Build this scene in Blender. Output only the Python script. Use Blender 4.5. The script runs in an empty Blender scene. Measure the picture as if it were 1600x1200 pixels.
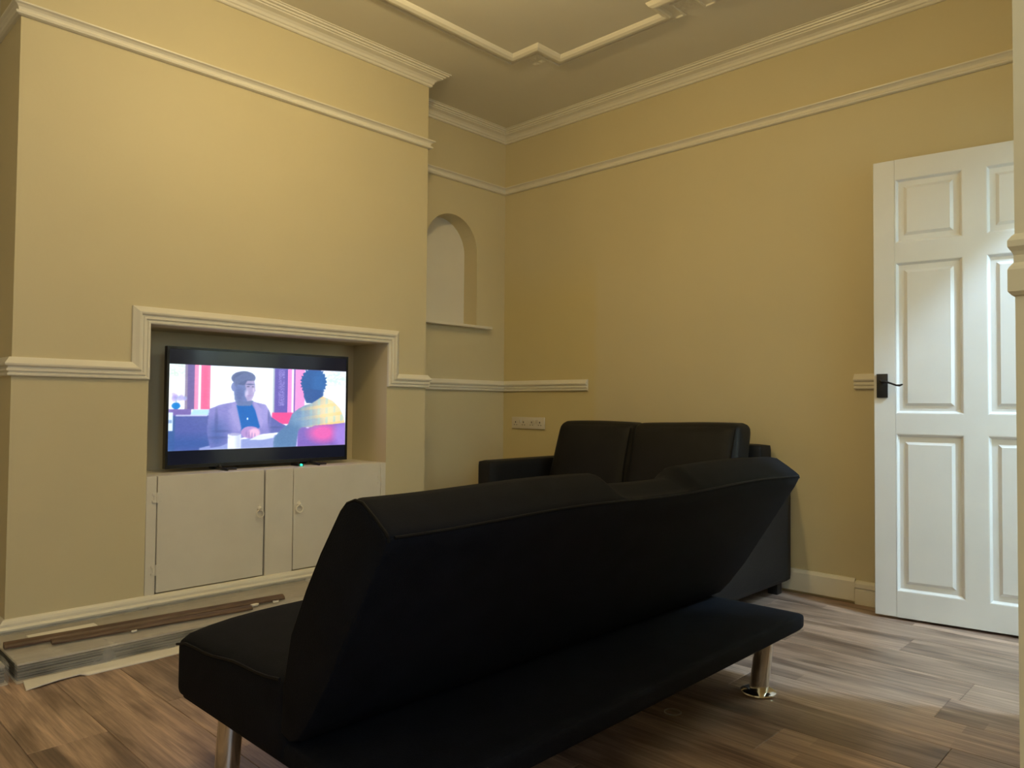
import bpy, bmesh, math, random
import numpy as np
from mathutils import Vector, Matrix

S = bpy.context.scene
C = S.collection
random.seed(7)

# ------------------------------------------------------------------ camera
cd = bpy.data.cameras.new('camera')
cam = bpy.data.objects.new('camera', cd); C.objects.link(cam)
R = Vector((0.72098513, 0.69289448, 0.00881382))
U = Vector((0.01316883, -0.02641746, 0.99956425))
F = Vector((-0.69282539, 0.72055489, 0.0281712))
cam.matrix_world = Matrix(((R.x, U.x, -F.x, 3.56578), (R.y, U.y, -F.y, -3.62665), (R.z, U.z, -F.z, 0.90810), (0, 0, 0, 1)))
cd.sensor_width = 36.0
cd.lens = 36.0 * 1162.44 / 1600.0
cd.clip_start = 0.02
S.camera = cam

# ------------------------------------------------------------------ world, exposure
w = bpy.data.worlds.new('world'); S.world = w
w.use_nodes = True
w.node_tree.nodes['Background'].inputs[0].default_value = (0.55, 0.65, 0.8, 1)
w.node_tree.nodes['Background'].inputs[1].default_value = 0.2
S.view_settings.view_transform = 'Standard'
S.view_settings.look = 'None'
S.view_settings.gamma = 1.0
S.view_settings.use_curve_mapping = False
S.view_settings.exposure = 0.0

LAMP_POS = (1.70, -2.08, 2.62)
LAMP_POWER = 29.5
LAMP_COLOR = (1.0, 0.765, 0.36)
HALL_POS = (4.02, -0.50, 2.60)
HALL_POWER = 180.0
HALL_COLOR = (0.54, 0.78, 1.0)
TV_STRENGTH = 1.45
FILL_WIN = (-4.50, -3.10, 0.90, 2.25)   # unseen window added behind the camera for cool fill light: y0, y1, z0, z1
FILL_WIN_POWER = 24.0
FILL_WIN_COLOR = (0.66, 0.84, 1.0)
wd = bpy.data.lights.new('window_fill', 'AREA'); wd.shape = 'RECTANGLE'; wd.size = FILL_WIN[3] - FILL_WIN[2]; wd.size_y = FILL_WIN[1] - FILL_WIN[0]  # cool fill through the added window, lifts the lower chimney breast
wd.energy = FILL_WIN_POWER; wd.color = FILL_WIN_COLOR
wo = bpy.data.objects.new('window_fill', wd); C.objects.link(wo)
wo.location = (4.88, (FILL_WIN[0] + FILL_WIN[1]) / 2, (FILL_WIN[2] + FILL_WIN[3]) / 2); wo.rotation_euler = (0, math.radians(90), 0)

# ------------------------------------------------------------------ dimensions
D = 0.3357          # chimney breast depth
YR, YL = -0.9664, -2.9306
H = 2.77            # ceiling
ZP, ZC, ZR = 2.3458, 2.698, 1.000
XB, YB = 4.7, -4.7  # far ends of the room behind the camera
XD = 3.24           # wall with the doorway
XP, YP = 3.441, -2.90  # pier beside the camera

# ------------------------------------------------------------------ materials
MATS = {}
def nodes(m):
    m.use_nodes = True
    nt = m.node_tree
    return nt, nt.nodes, nt.links, nt.nodes['Principled BSDF']

def mat(name, col, rough=0.5, var=0.06, vscale=6.0, bump=0.0, bscale=80.0, metal=0.0, sheen=0.0, spec=0.5, stretch=None):
    if name in MATS: return MATS[name]
    m = bpy.data.materials.new(name); nt, N, L, B = nodes(m)
    B.inputs['Roughness'].default_value = rough
    B.inputs['Metallic'].default_value = metal
    B.inputs['Specular IOR Level'].default_value = spec
    if sheen: B.inputs['Sheen Weight'].default_value = sheen
    tc = N.new('ShaderNodeTexCoord')
    src = tc.outputs['Object']
    if stretch:
        mp = N.new('ShaderNodeMapping'); mp.inputs['Scale'].default_value = stretch
        L.new(src, mp.inputs['Vector']); src = mp.outputs['Vector']
    n = N.new('ShaderNodeTexNoise'); n.inputs['Scale'].default_value = vscale; n.inputs['Detail'].default_value = 4
    L.new(src, n.inputs['Vector'])
    r = N.new('ShaderNodeValToRGB')
    r.color_ramp.elements[0].position = 0.3; r.color_ramp.elements[1].position = 0.7
    r.color_ramp.elements[0].color = tuple(c * (1 - var) for c in col) + (1,)
    r.color_ramp.elements[1].color = tuple(min(1, c * (1 + var)) for c in col) + (1,)
    L.new(n.outputs['Fac'], r.inputs['Fac']); L.new(r.outputs['Color'], B.inputs['Base Color'])
    if bump:
        n2 = N.new('ShaderNodeTexNoise'); n2.inputs['Scale'].default_value = bscale; n2.inputs['Detail'].default_value = 3
        L.new(src, n2.inputs['Vector'])
        b = N.new('ShaderNodeBump'); b.inputs['Strength'].default_value = bump; b.inputs['Distance'].default_value = 0.004
        L.new(n2.outputs['Fac'], b.inputs['Height']); L.new(b.outputs['Normal'], B.inputs['Normal'])
    MATS[name] = m
    return m

WALLC = (0.67, 0.59, 0.385)
M_wall = mat('cream_wall_paint', WALLC, 0.55, 0.025, 1.6, 0.10, 45)
M_ceil = mat('ceiling_paint', (0.80, 0.76, 0.65), 0.7, 0.02, 2.0, 0.08, 40)
M_trim = mat('white_gloss_paint', (0.82, 0.78, 0.68), 0.35, 0.02, 5, 0.05, 60)
M_cup = mat('white_cupboard_paint', (0.78, 0.74, 0.66), 0.42, 0.03, 7, 0.12, 30)
M_door = mat('white_door_paint', (0.80, 0.80, 0.80), 0.38, 0.02, 5, 0.05, 30)
M_plaster = mat('white_hall_paint', (0.8, 0.8, 0.78), 0.6, 0.02, 3)
M_black = mat('black_handle_metal', (0.012, 0.012, 0.013), 0.4, 0.1, 20)
M_leather = mat('black_faux_leather', (0.011, 0.011, 0.012), 0.55, 0.12, 9, 0.25, 160, spec=0.22)
M_fabric = mat('black_woven_fabric', (0.0055, 0.0068, 0.0115), 0.8, 0.2, 14, 0.35, 420, sheen=0.0, spec=0.12)
M_piping = mat('black_piping', (0.004, 0.004, 0.005), 0.7, 0.1, 30, spec=0.2)
M_foot = mat('black_sofa_foot', (0.01, 0.01, 0.01), 0.5, 0.1, 20)
M_chrome = mat('brushed_chrome', (0.78, 0.76, 0.73), 0.16, 0.02, 40, metal=1.0)
M_plastic = mat('black_tv_plastic', (0.012, 0.012, 0.014), 0.28, 0.05, 20)
M_socket = mat('white_socket_plastic', (0.72, 0.66, 0.56), 0.35, 0.02, 8)
M_hole = mat('dark_socket_hole', (0.02, 0.018, 0.015), 0.6)
M_beading = mat('brown_wood_beading', (0.115, 0.07, 0.05), 0.5, 0.35, 8, 0.1, 60, stretch=(8, 1, 8))
M_card = mat('pale_cardboard', (0.62, 0.55, 0.47), 0.7, 0.08, 12)
M_white_strip = mat('white_offcut', (0.86, 0.83, 0.78), 0.6, 0.04, 12)
M_core = mat('grey_plank_core', (0.17, 0.165, 0.145), 0.55, 0.35, 20, stretch=(10, 0.8, 30))
M_foam = mat('white_plank_face', (0.50, 0.46, 0.42), 0.5, 0.12, 10, stretch=(6, 1, 6))

# cream wall with an older, yellower patch of paint near the corner
M_wallb = mat('cream_wall_paint_patched', WALLC, 0.55, 0.025, 1.6, 0.10, 45)
nt, N, L, B = nodes(M_wallb)
ramp = [n for n in N if n.bl_idname == 'ShaderNodeValToRGB'][0]
tc = N.new('ShaderNodeTexCoord'); sx = N.new('ShaderNodeSeparateXYZ'); L.new(tc.outputs['Object'], sx.inputs[0])
nz = N.new('ShaderNodeTexNoise'); nz.inputs['Scale'].default_value = 4; L.new(tc.outputs['Object'], nz.inputs['Vector'])
ma = N.new('ShaderNodeMath'); ma.operation = 'MULTIPLY_ADD'; ma.inputs[1].default_value = 0.06
L.new(nz.outputs['Fac'], ma.inputs[0]); L.new(sx.outputs['X'], ma.inputs[2])
mr = N.new('ShaderNodeMapRange'); mr.interpolation_type = 'SMOOTHSTEP'
mr.inputs['From Min'].default_value = 0.79; mr.inputs['From Max'].default_value = 0.84
mr.inputs['To Min'].default_value = 1; mr.inputs['To Max'].default_value = 0
L.new(ma.outputs[0], mr.inputs['Value'])
mr2 = N.new('ShaderNodeMapRange'); mr2.interpolation_type = 'SMOOTHSTEP'
mr2.inputs['From Min'].default_value = 1.5; mr2.inputs['From Max'].default_value = 1.95
mr2.inputs['To Min'].default_value = 1; mr2.inputs['To Max'].default_value = 0.0
L.new(sx.outputs['Z'], mr2.inputs['Value'])
mm = N.new('ShaderNodeMath'); mm.operation = 'MULTIPLY'; L.new(mr.outputs[0], mm.inputs[0]); L.new(mr2.outputs[0], mm.inputs[1])
mx = N.new('ShaderNodeMix'); mx.data_type = 'RGBA'; mx.blend_type = 'MULTIPLY'
mx.inputs['B'].default_value = (1.0, 0.97, 0.82, 1)
L.new(mm.outputs[0], mx.inputs['Factor']); L.new(ramp.outputs['Color'], mx.inputs['A']); L.new(mx.outputs['Result'], B.inputs['Base Color'])

def floor_material():
    m = bpy.data.materials.new('oak_laminate'); nt, N, L, B = nodes(m)
    tc = N.new('ShaderNodeTexCoord'); oi = N.new('ShaderNodeObjectInfo')
    off = N.new('ShaderNodeVectorMath'); off.operation = 'MULTIPLY_ADD'
    cmb = N.new('ShaderNodeCombineXYZ')
    L.new(oi.outputs['Random'], cmb.inputs[0]); L.new(oi.outputs['Random'], cmb.inputs[2])
    off.inputs[1].default_value = (37.0, 1.0, 23.0)
    L.new(cmb.outputs[0], off.inputs[0]); L.new(tc.outputs['Object'], off.inputs[2])
    # two printed strips per plank, staggered
    br = N.new('ShaderNodeTexBrick')
    br.inputs['Scale'].default_value = 1.0
    br.inputs['Mortar Size'].default_value = 0.0
    br.inputs['Brick Width'].default_value = 0.62
    br.inputs['Row Height'].default_value = 0.0643
    br.inputs['Color1'].default_value = (0, 0, 0, 1); br.inputs['Color2'].default_value = (1, 1, 1, 1)
    br.offset = 0.37
    L.new(off.outputs[0], br.inputs['Vector'])
    # grain
    mp = N.new('ShaderNodeMapping'); mp.inputs['Scale'].default_value = (1.3, 22, 22)
    L.new(off.outputs[0], mp.inputs['Vector'])
    g = N.new('ShaderNodeTexNoise'); g.inputs['Scale'].default_value = 1.6; g.inputs['Detail'].default_value = 8; g.inputs['Roughness'].default_value = 0.65
    g.inputs['Distortion'].default_value = 0.6
    L.new(mp.outputs[0], g.inputs['Vector'])
    mp3 = N.new('ShaderNodeMapping'); mp3.inputs['Scale'].default_value = (2.2, 75, 75)
    L.new(off.outputs[0], mp3.inputs['Vector'])
    g2 = N.new('ShaderNodeTexNoise'); g2.inputs['Scale'].default_value = 1.8; g2.inputs['Detail'].default_value = 6; g2.inputs['Roughness'].default_value = 0.7
    L.new(mp3.outputs[0], g2.inputs['Vector'])
    gm = N.new('ShaderNodeMix'); gm.data_type = 'FLOAT'; gm.inputs['Factor'].default_value = 0.42
    L.new(g.outputs['Fac'], gm.inputs[2]); L.new(g2.outputs['Fac'], gm.inputs[3])
    r = N.new('ShaderNodeValToRGB')
    r.color_ramp.elements[0].position = 0.34; r.color_ramp.elements[0].color = (0.165, 0.112, 0.092, 1)
    r.color_ramp.elements[1].position = 0.66; r.color_ramp.elements[1].color = (0.60, 0.435, 0.345, 1)
    e = r.color_ramp.elements.new(0.48); e.color = (0.345, 0.245, 0.192, 1)
    L.new(gm.outputs[0], r.inputs['Fac'])
    # larger dark smudges and knots
    mp2 = N.new('ShaderNodeMapping'); mp2.inputs['Scale'].default_value = (1.6, 7, 7)
    L.new(off.outputs[0], mp2.inputs['Vector'])
    k = N.new('ShaderNodeTexNoise'); k.inputs['Scale'].default_value = 1.5; k.inputs['Detail'].default_value = 3
    L.new(mp2.outputs[0], k.inputs['Vector'])
    kr = N.new('ShaderNodeValToRGB')
    kr.color_ramp.elements[0].position = 0.36; kr.color_ramp.elements[0].color = (0.42, 0.38, 0.37, 1)
    kr.color_ramp.elements[1].position = 0.50; kr.color_ramp.elements[1].color = (1, 1, 1, 1)
    L.new(k.outputs['Fac'], kr.inputs['Fac'])
    m1 = N.new('ShaderNodeMix'); m1.data_type = 'RGBA'; m1.blend_type = 'MULTIPLY'; m1.inputs['Factor'].default_value = 0.8
    L.new(r.outputs[0], m1.inputs['A']); L.new(kr.outputs[0], m1.inputs['B'])
    sr = N.new('ShaderNodeValToRGB')
    sr.color_ramp.elements[0].color = (0.68, 0.64, 0.62, 1); sr.color_ramp.elements[1].color = (1.16, 1.14, 1.10, 1)
    L.new(br.outputs['Color'], sr.inputs['Fac'])
    m2 = N.new('ShaderNodeMix'); m2.data_type = 'RGBA'; m2.blend_type = 'MULTIPLY'; m2.inputs['Factor'].default_value = 0.75
    L.new(m1.outputs['Result'], m2.inputs['A']); L.new(sr.outputs[0], m2.inputs['B'])
    hs = N.new('ShaderNodeHueSaturation')
    vr = N.new('ShaderNodeMapRange'); vr.inputs['To Min'].default_value = 0.78; vr.inputs['To Max'].default_value = 1.18
    L.new(oi.outputs['Random'], vr.inputs['Value']); L.new(vr.outputs[0], hs.inputs['Value'])
    L.new(m2.outputs['Result'], hs.inputs['Color']); L.new(hs.outputs[0], B.inputs['Base Color'])
    B.inputs['Roughness'].default_value = 0.38
    b = N.new('ShaderNodeBump'); b.inputs['Strength'].default_value = 0.15; b.inputs['Distance'].default_value = 0.002
    L.new(g.outputs['Fac'], b.inputs['Height']); L.new(b.outputs[0], B.inputs['Normal'])
    return m
M_floor = floor_material()

def film_material():
    m = bpy.data.materials.new('clear_plastic_film'); nt, N, L, B = nodes(m)
    out = N['Material Output']
    tr = N.new('ShaderNodeBsdfTransparent'); tr.inputs[0].default_value = (0.93, 0.93, 0.93, 1)
    B.inputs['Base Color'].default_value = (0.8, 0.8, 0.8, 1); B.inputs['Roughness'].default_value = 0.22
    mix = N.new('ShaderNodeMixShader')
    tc = N.new('ShaderNodeTexCoord'); n = N.new('ShaderNodeTexNoise'); n.inputs['Scale'].default_value = 9; n.inputs['Detail'].default_value = 4
    L.new(tc.outputs['Object'], n.inputs['Vector'])
    mr = N.new('ShaderNodeMapRange'); mr.inputs['From Min'].default_value = 0.35; mr.inputs['From Max'].default_value = 0.75
    mr.inputs['To Min'].default_value = 0.07; mr.inputs['To Max'].default_value = 0.36
    L.new(n.outputs['Fac'], mr.inputs['Value']); L.new(mr.outputs[0], mix.inputs['Fac'])
    L.new(tr.outputs[0], mix.inputs[1]); L.new(B.outputs[0], mix.inputs[2]); L.new(mix.outputs[0], out.inputs['Surface'])
    b = N.new('ShaderNodeBump'); b.inputs['Strength'].default_value = 0.6; b.inputs['Distance'].default_value = 0.01
    L.new(n.outputs['Fac'], b.inputs['Height']); L.new(b.outputs[0], B.inputs['Normal'])
    return m
M_film = film_material()

def emit(name, col, strength):
    m = bpy.data.materials.new(name); nt, N, L, B = nodes(m)
    B.inputs['Base Color'].default_value = (0.02, 0.02, 0.02, 1)
    B.inputs['Emission Color'].default_value = tuple(col) + (1,)
    B.inputs['Emission Strength'].default_value = strength
    return m

# ------------------------------------------------------------------ helpers
def tag(o, label=None, cat=None, group=None, kind=None):
    if label: o['label'] = label
    if cat: o['category'] = cat
    if group: o['group'] = group
    if kind: o['kind'] = kind
    return o

def empty(name, loc=(0, 0, 0), rz=0.0):
    o = bpy.data.objects.new(name, None); C.objects.link(o)
    o.location = loc; o.rotation_euler = (0, 0, rz); o.empty_display_size = 0.1
    return o

def mesh(name, verts, faces, material, parent=None, smooth=False, fix=True):
    me = bpy.data.meshes.new(name)
    me.from_pydata([tuple(v) for v in verts], [], faces)
    if fix:
        bm = bmesh.new(); bm.from_mesh(me)
        bmesh.ops.recalc_face_normals(bm, faces=bm.faces); bm.to_mesh(me); bm.free()
    me.update()
    if smooth:
        for p in me.polygons: p.use_smooth = True
    me.materials.append(material)
    o = bpy.data.objects.new(name, me); C.objects.link(o)
    if parent: o.parent = parent
    return o

def autosmooth(o, ang=35):
    me = o.data
    for p in me.polygons: p.use_smooth = True
    bm = bmesh.new(); bm.from_mesh(me)
    for e in bm.edges:
        if len(e.link_faces) == 2 and e.calc_face_angle(0) > math.radians(ang): e.smooth = False
    bm.to_mesh(me); bm.free()
    return o

class MB:
    def __init__(s): s.v = []; s.f = []
    def box(s, x0, x1, y0, y1, z0, z1):
        b = len(s.v)
        s.v += [(x, y, z) for x in (x0, x1) for y in (y0, y1) for z in (z0, z1)]
        for q in ((0, 1, 3, 2), (4, 6, 7, 5), (0, 4, 5, 1), (2, 3, 7, 6), (0, 2, 6, 4), (1, 5, 7, 3)):
            s.f.append(tuple(b + i for i in q))
        return s
    def quad(s, *p):
        b = len(s.v); s.v += list(p); s.f.append(tuple(range(b, b + len(p)))); return s
    def tube(s, pts, r, n=12, cap=True):
        pts = [Vector(p) for p in pts]; rr = r if isinstance(r, (list, tuple)) else [r] * len(pts)
        b = len(s.v); prev = None
        for i, p in enumerate(pts):
            t = (pts[min(i + 1, len(pts) - 1)] - pts[max(i - 1, 0)]).normalized()
            if prev is None:
                a = Vector((0, 0, 1)) if abs(t.z) < 0.9 else Vector((1, 0, 0))
                u = t.cross(a).normalized()
            else:
                u = (prev - t * prev.dot(t)).normalized()
            prev = u; w2 = t.cross(u)
            for k in range(n):
                a = 2 * math.pi * k / n
                s.v.append(tuple(p + (u * math.cos(a) + w2 * math.sin(a)) * rr[i]))
        for i in range(len(pts) - 1):
            for k in range(n):
                k2 = (k + 1) % n
                s.f.append((b + i * n + k, b + i * n + k2, b + (i + 1) * n + k2, b + (i + 1) * n + k))
        if cap:
            s.f.append(tuple(b + k for k in range(n))); e = b + (len(pts) - 1) * n
            s.f.append(tuple(e + k for k in range(n)))
        return s
    def torus(s, c, ax, R_, r, n=20, m=8):
        c = Vector(c); ax = Vector(ax).normalized()
        a = Vector((0, 0, 1)) if abs(ax.z) < 0.9 else Vector((1, 0, 0))
        u = ax.cross(a).normalized(); w2 = ax.cross(u); b = len(s.v)
        for i in range(n):
            t = 2 * math.pi * i / n; d = u * math.cos(t) + w2 * math.sin(t)
            for j in range(m):
                q = 2 * math.pi * j / m
                s.v.append(tuple(c + d * (R_ + r * math.cos(q)) + ax * r * math.sin(q)))
        for i in range(n):
            for j in range(m):
                s.f.append((b + i * m + j, b + ((i + 1) % n) * m + j, b + ((i + 1) % n) * m + (j + 1) % m, b + i * m + (j + 1) % m))
        return s
    def lathe(s, c, prof, n=24):
        b = len(s.v); c = Vector(c)
        for (r, z) in prof:
            for k in range(n):
                a = 2 * math.pi * k / n
                s.v.append((c.x + r * math.cos(a), c.y + r * math.sin(a), c.z + z))
        for i in range(len(prof) - 1):
            for k in range(n):
                k2 = (k + 1) % n
                s.f.append((b + i * n + k, b + i * n + k2, b + (i + 1) * n + k2, b + (i + 1) * n + k))
        s.f.append(tuple(b + k for k in range(n))); e = b + (len(prof) - 1) * n
        s.f.append(tuple(e + k for k in range(n)))
        return s
    def build(s, name, material, parent=None, smooth=False, bevel=0, seg=2):
        o = mesh(name, s.v, s.f, material, parent)
        if bevel:
            bm = bmesh.new(); bm.from_mesh(o.data)
            bmesh.ops.bevel(bm, geom=list(bm.edges), offset=bevel, segments=seg, profile=0.6, affect='EDGES', clamp_overlap=True)
            bm.to_mesh(o.data); bm.free()
        if smooth or bevel: autosmooth(o, 40)
        return o

def box(name, b, material, parent=None, bevel=0.0, seg=2):
    return MB().box(*b).build(name, material, parent, bevel=bevel, seg=seg)

def rbox(name, b, r, material, parent=None, puff=(0, 0, 0), n=10, fn=None):
    """rounded, padded box; puff bulges each pair of faces"""
    x0, x1, y0, y1, z0, z1 = b
    h = Vector(((x1 - x0) / 2, (y1 - y0) / 2, (z1 - z0) / 2)); c = Vector(((x0 + x1) / 2, (y0 + y1) / 2, (z0 + z1) / 2))
    r = min(r, min(h) * 0.99)
    bm = bmesh.new(); bmesh.ops.create_cube(bm, size=2.0)
    bmesh.ops.subdivide_edges(bm, edges=list(bm.edges), cuts=n, use_grid_fill=True)
    for v in bm.verts:
        q = v.co.copy()
        # denser sampling toward the edges so that the rounding is smooth
        q = Vector([math.copysign(1 - (1 - abs(a)) ** 1.5, a) for a in q])
        p = Vector((q.x * h.x, q.y * h.y, q.z * h.z))
        k = Vector([max(-(h[i] - r), min(h[i] - r, p[i])) for i in range(3)])
        d = p - k
        if d.length > 1e-9: d = d.normalized() * r
        o = k + d
        for i in range(3):
            j, l = (i + 1) % 3, (i + 2) % 3
            amt = puff[i] * (1 - q[j] ** 2) * (1 - q[l] ** 2)
            o[i] += amt * (o[i] / h[i])
        o = o + c
        if fn: o = fn(o)
        v.co = o
    me = bpy.data.meshes.new(name); bm.to_mesh(me); bm.free()
    for p in me.polygons: p.use_smooth = True
    me.materials.append(material)
    o = bpy.data.objects.new(name, me); C.objects.link(o)
    if parent: o.parent = parent
    return o

def mitres(path):
    P = [Vector(p) for p in path]; out = []
    for i in range(len(P)):
        ns = []
        if i > 0:
            t = (P[i] - P[i - 1]).normalized(); ns.append(Vector((t.y, -t.x)))
        if i < len(P) - 1:
            t = (P[i + 1] - P[i]).normalized(); ns.append(Vector((t.y, -t.x)))
        out.append(ns[0] if len(ns) == 1 else (ns[0] + ns[1]) / (1 + ns[0].dot(ns[1])))
    return P, out

def loft(rings, closed=False):
    n = len(rings[0]); v = [p for r in rings for p in r]; f = []
    m = len(rings)
    for i in range(m if closed else m - 1):
        i2 = (i + 1) % m
        for k in range(n):
            k2 = (k + 1) % n
            f.append((i * n + k, i * n + k2, i2 * n + k2, i2 * n + k))
    if not closed:
        f.append(tuple(range(n))); f.append(tuple((m - 1) * n + k for k in range(n)))
    return v, f

def sweep_h(name, path, prof, z0, material=None, vs=1.0, closed=False, parent=None):
    """moulding along a wall seen in plan; room lies right of the path; prof = (out, up)"""
    if closed:
        P = [Vector(p) for p in path]; Mi = []
        for i in range(len(P)):
            t1 = (P[i] - P[i - 1]).normalized(); t2 = (P[(i + 1) % len(P)] - P[i]).normalized()
            a, b = Vector((t1.y, -t1.x)), Vector((t2.y, -t2.x)); Mi.append((a + b) / (1 + a.dot(b)))
    else:
        P, Mi = mitres(path)
    rings = [[(p.x + m.x * v * vs, p.y + m.y * v * vs, z0 + z) for v, z in prof] for p, m in zip(P, Mi)]
    v, f = loft(rings, closed)
    return mesh(name, v, f, material or M_trim, parent)

def struct(o, label, cat):
    return tag(o, label, cat, kind='structure')

# ------------------------------------------------------------------ setting: walls
# left wall with the arched niche in the right-hand alcove
NY, NR, NS, NB, ND = -0.483, 0.221, 1.908, 1.425, 0.125
m = MB()
m.box(-0.25, 0, YB, YL + 0.0, 0, H)
m.box(-0.25, -0.16, YL, 0.0, 0, H)
arc = [(NY - NR * math.cos(a), NS + NR * math.sin(a)) for a in [math.pi * k / 24 for k in range(25)]]
y0, y1 = YL, 0.0
m.quad((0, y0, 0), (0, y1, 0), (0, y1, NB), (0, y0, NB))
m.quad((0, y0, NB), (0, NY - NR, NB), (0, NY - NR, NS), (0, y0, NS))
m.quad((0, NY + NR, NB), (0, y1, NB), (0, y1, NS), (0, NY + NR, NS))
m.quad((0, y0, NS), (0, NY - NR, NS), (0, NY - NR, H), (0, y0, H))
m.quad((0, NY + NR, NS), (0, y1, NS), (0, y1, H), (0, NY + NR, H))
for (a, b) in zip(arc[:-1], arc[1:]):
    m.quad((0, a[0], a[1]), (0, b[0], b[1]), (0, b[0], H), (0, a[0], H))
loop = [(NY - NR, NB)] + arc + [(NY + NR, NB)]
for (a, b) in zip(loop, loop[1:] + loop[:1]):
    m.quad((0, a[0], a[1]), (0, b[0], b[1]), (-ND, b[0], b[1]), (-ND, a[0], a[1]))
m.quad(*[(-ND, a[0], a[1]) for a in loop])
wl = mesh('wall_left', m.v, m.f, M_wall, fix=False)
wl.data.materials.append(M_trim); wl.data.polygons[len(m.f) - 1].material_index = 1
struct(wl, 'cream painted wall with an arched niche beside the chimney breast', 'wall')

# chimney breast with the television recess
RY0, RY1, RZ0, RZ1, RX = -2.446, -1.230, 0.10, 1.232, 0.02
m = MB()
def ring_wall(x):
    m.quad((x, YL, 0), (x, YR, 0), (x, YR, RZ0), (x, YL, RZ0))
    m.quad((x, YL, RZ1), (x, YR, RZ1), (x, YR, H), (x, YL, H))
    m.quad((x, YL, RZ0), (x, RY0, RZ0), (x, RY0, RZ1), (x, YL, RZ1))
    m.quad((x, RY1, RZ0), (x, YR, RZ0), (x, YR, RZ1), (x, RY1, RZ1))
ring_wall(D)
m.quad((0, YL, 0), (D, YL, 0), (D, YL, H), (0, YL, H))
m.quad((D, YR, 0), (0, YR, 0), (0, YR, H), (D, YR, H))
m.quad((RX, RY0, RZ0), (RX, RY1, RZ0), (RX, RY1, RZ1), (RX, RY0, RZ1))
m.quad((D, RY0, RZ0), (RX, RY0, RZ0), (RX, RY0, RZ1), (D, RY0, RZ1))
m.quad((RX, RY1, RZ0), (D, RY1, RZ0), (D, RY1, RZ1), (RX, RY1, RZ1))
m.quad((RX, RY0, RZ1), (RX, RY1, RZ1), (D, RY1, RZ1), (D, RY0, RZ1))
m.quad((RX, RY0, RZ0), (D, RY0, RZ0), (D, RY1, RZ0), (RX, RY1, RZ0))
wc = mesh('wall_chimney', m.v, m.f, M_wall, fix=False)
struct(wc, 'cream chimney breast with a rectangular recess holding the television', 'wall')

struct(box('wall_back', (-0.25, 5.0, 0, 0.2, 0, H), M_wallb), 'long cream wall behind the two-seater sofa and open door', 'wall')
# right wall: doorway beside the back wall, then a step out to the pier beside the camera
DY0, DY1, DZ = -0.90, -0.10, 2.02
m = MB()
m.box(XD, 3.40, -1.65, DY0, 0, H); m.box(XD, 3.40, DY1, 0, 0, H); m.box(XD, 3.40, DY0, DY1, DZ, H)
m.box(XP, 3.60, YP, -1.65, 0, H); m.box(3.40, 3.60, -1.65, -1.55, 0, H)
m.box(3.60, XB, YP, -2.75, 0, H)
struct(m.build('wall_right', M_wall), 'cream wall end at the right edge of the view beside the panelled door', 'wall')
struct(box('wall_front', (-0.25, XB + 0.2, YB - 0.2, YB, 0, H), M_wall), 'cream wall behind the viewpoint', 'wall')
m = MB()
m.box(XB, XB + .2, YB, FILL_WIN[0], 0, H); m.box(XB, XB + .2, FILL_WIN[1], -2.85, 0, H)
m.box(XB, XB + .2, FILL_WIN[0], FILL_WIN[1], 0, FILL_WIN[2]); m.box(XB, XB + .2, FILL_WIN[0], FILL_WIN[1], FILL_WIN[3], H)
struct(m.build('wall_side', M_wall), 'cream side wall with an added fill-light window, behind the viewpoint', 'wall')
wn = empty('fill_window_1', (XB + .10, (FILL_WIN[0] + FILL_WIN[1]) / 2, FILL_WIN[2])); struct(wn, 'white framed window added for fill light in the side wall behind the viewpoint', 'window')
ym = (FILL_WIN[0] + FILL_WIN[1]) / 2
for bb in ((FILL_WIN[0], FILL_WIN[0] + .05, FILL_WIN[2], FILL_WIN[3]), (FILL_WIN[1] - .05, FILL_WIN[1], FILL_WIN[2], FILL_WIN[3]), (ym - .03, ym + .03, FILL_WIN[2], FILL_WIN[3]), (FILL_WIN[0], FILL_WIN[1], FILL_WIN[2], FILL_WIN[2] + .05), (FILL_WIN[0], FILL_WIN[1], FILL_WIN[3] - .05, FILL_WIN[3])):
    o = box('fill_window_frame', (XB + .07, XB + .13, bb[0], bb[1], bb[2], bb[3]), M_trim); o.parent = wn; o.matrix_parent_inverse = Matrix.Translation(-Vector(wn.location))
m = MB(); m.box(4.9, 5.1, -2.75, 0, 0, H); m.box(3.6, 5.1, -2.85, -2.75, 0, H)
struct(m.build('wall_hall', M_plaster), 'white hall wall beyond the doorway', 'wall')
struct(box('ceiling', (-0.25, 5.1, YB - 0.2, 0.2, H, H + 0.15), M_ceil), 'off-white painted ceiling with raised plaster panel moulding', 'ceiling')

# ------------------------------------------------------------------ floor of laminate planks
fl = box('floor', (-0.25, 5.1, YB - 0.2, 0.2, -0.12, -0.008), mat('floor_underlay', (0.05, 0.04, 0.03), 0.9))
struct(fl, 'brown wood-effect laminate plank floor', 'floor')
PW, PL = 0.193, 1.285
plank_cache = {}
def plank_mesh(Ln, Wd):
    key = (round(Ln, 3), round(Wd, 3))
    if key in plank_cache: return plank_cache[key]
    b = 0.0012; g = 0.0004; z0, z1 = -0.008, 0.0
    v = []
    for (ins, z) in ((g, z0), (g, z1 - b), (g + b, z1)):
        v += [(ins, ins, z), (Ln - ins, ins, z), (Ln - ins, Wd - ins, z), (ins, Wd - ins, z)]
    f = []
    for i in (0, 4):
        for k in range(4): f.append((i + k, i + (k + 1) % 4, i + 4 + (k + 1) % 4, i + 4 + k))
    f.append((8, 9, 10, 11))
    me = bpy.data.meshes.new('plank'); me.from_pydata(v, [], f); me.materials.append(M_floor); me.update()
    plank_cache[key] = me
    return me
rows = int(math.ceil(-YB / PW))
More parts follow.
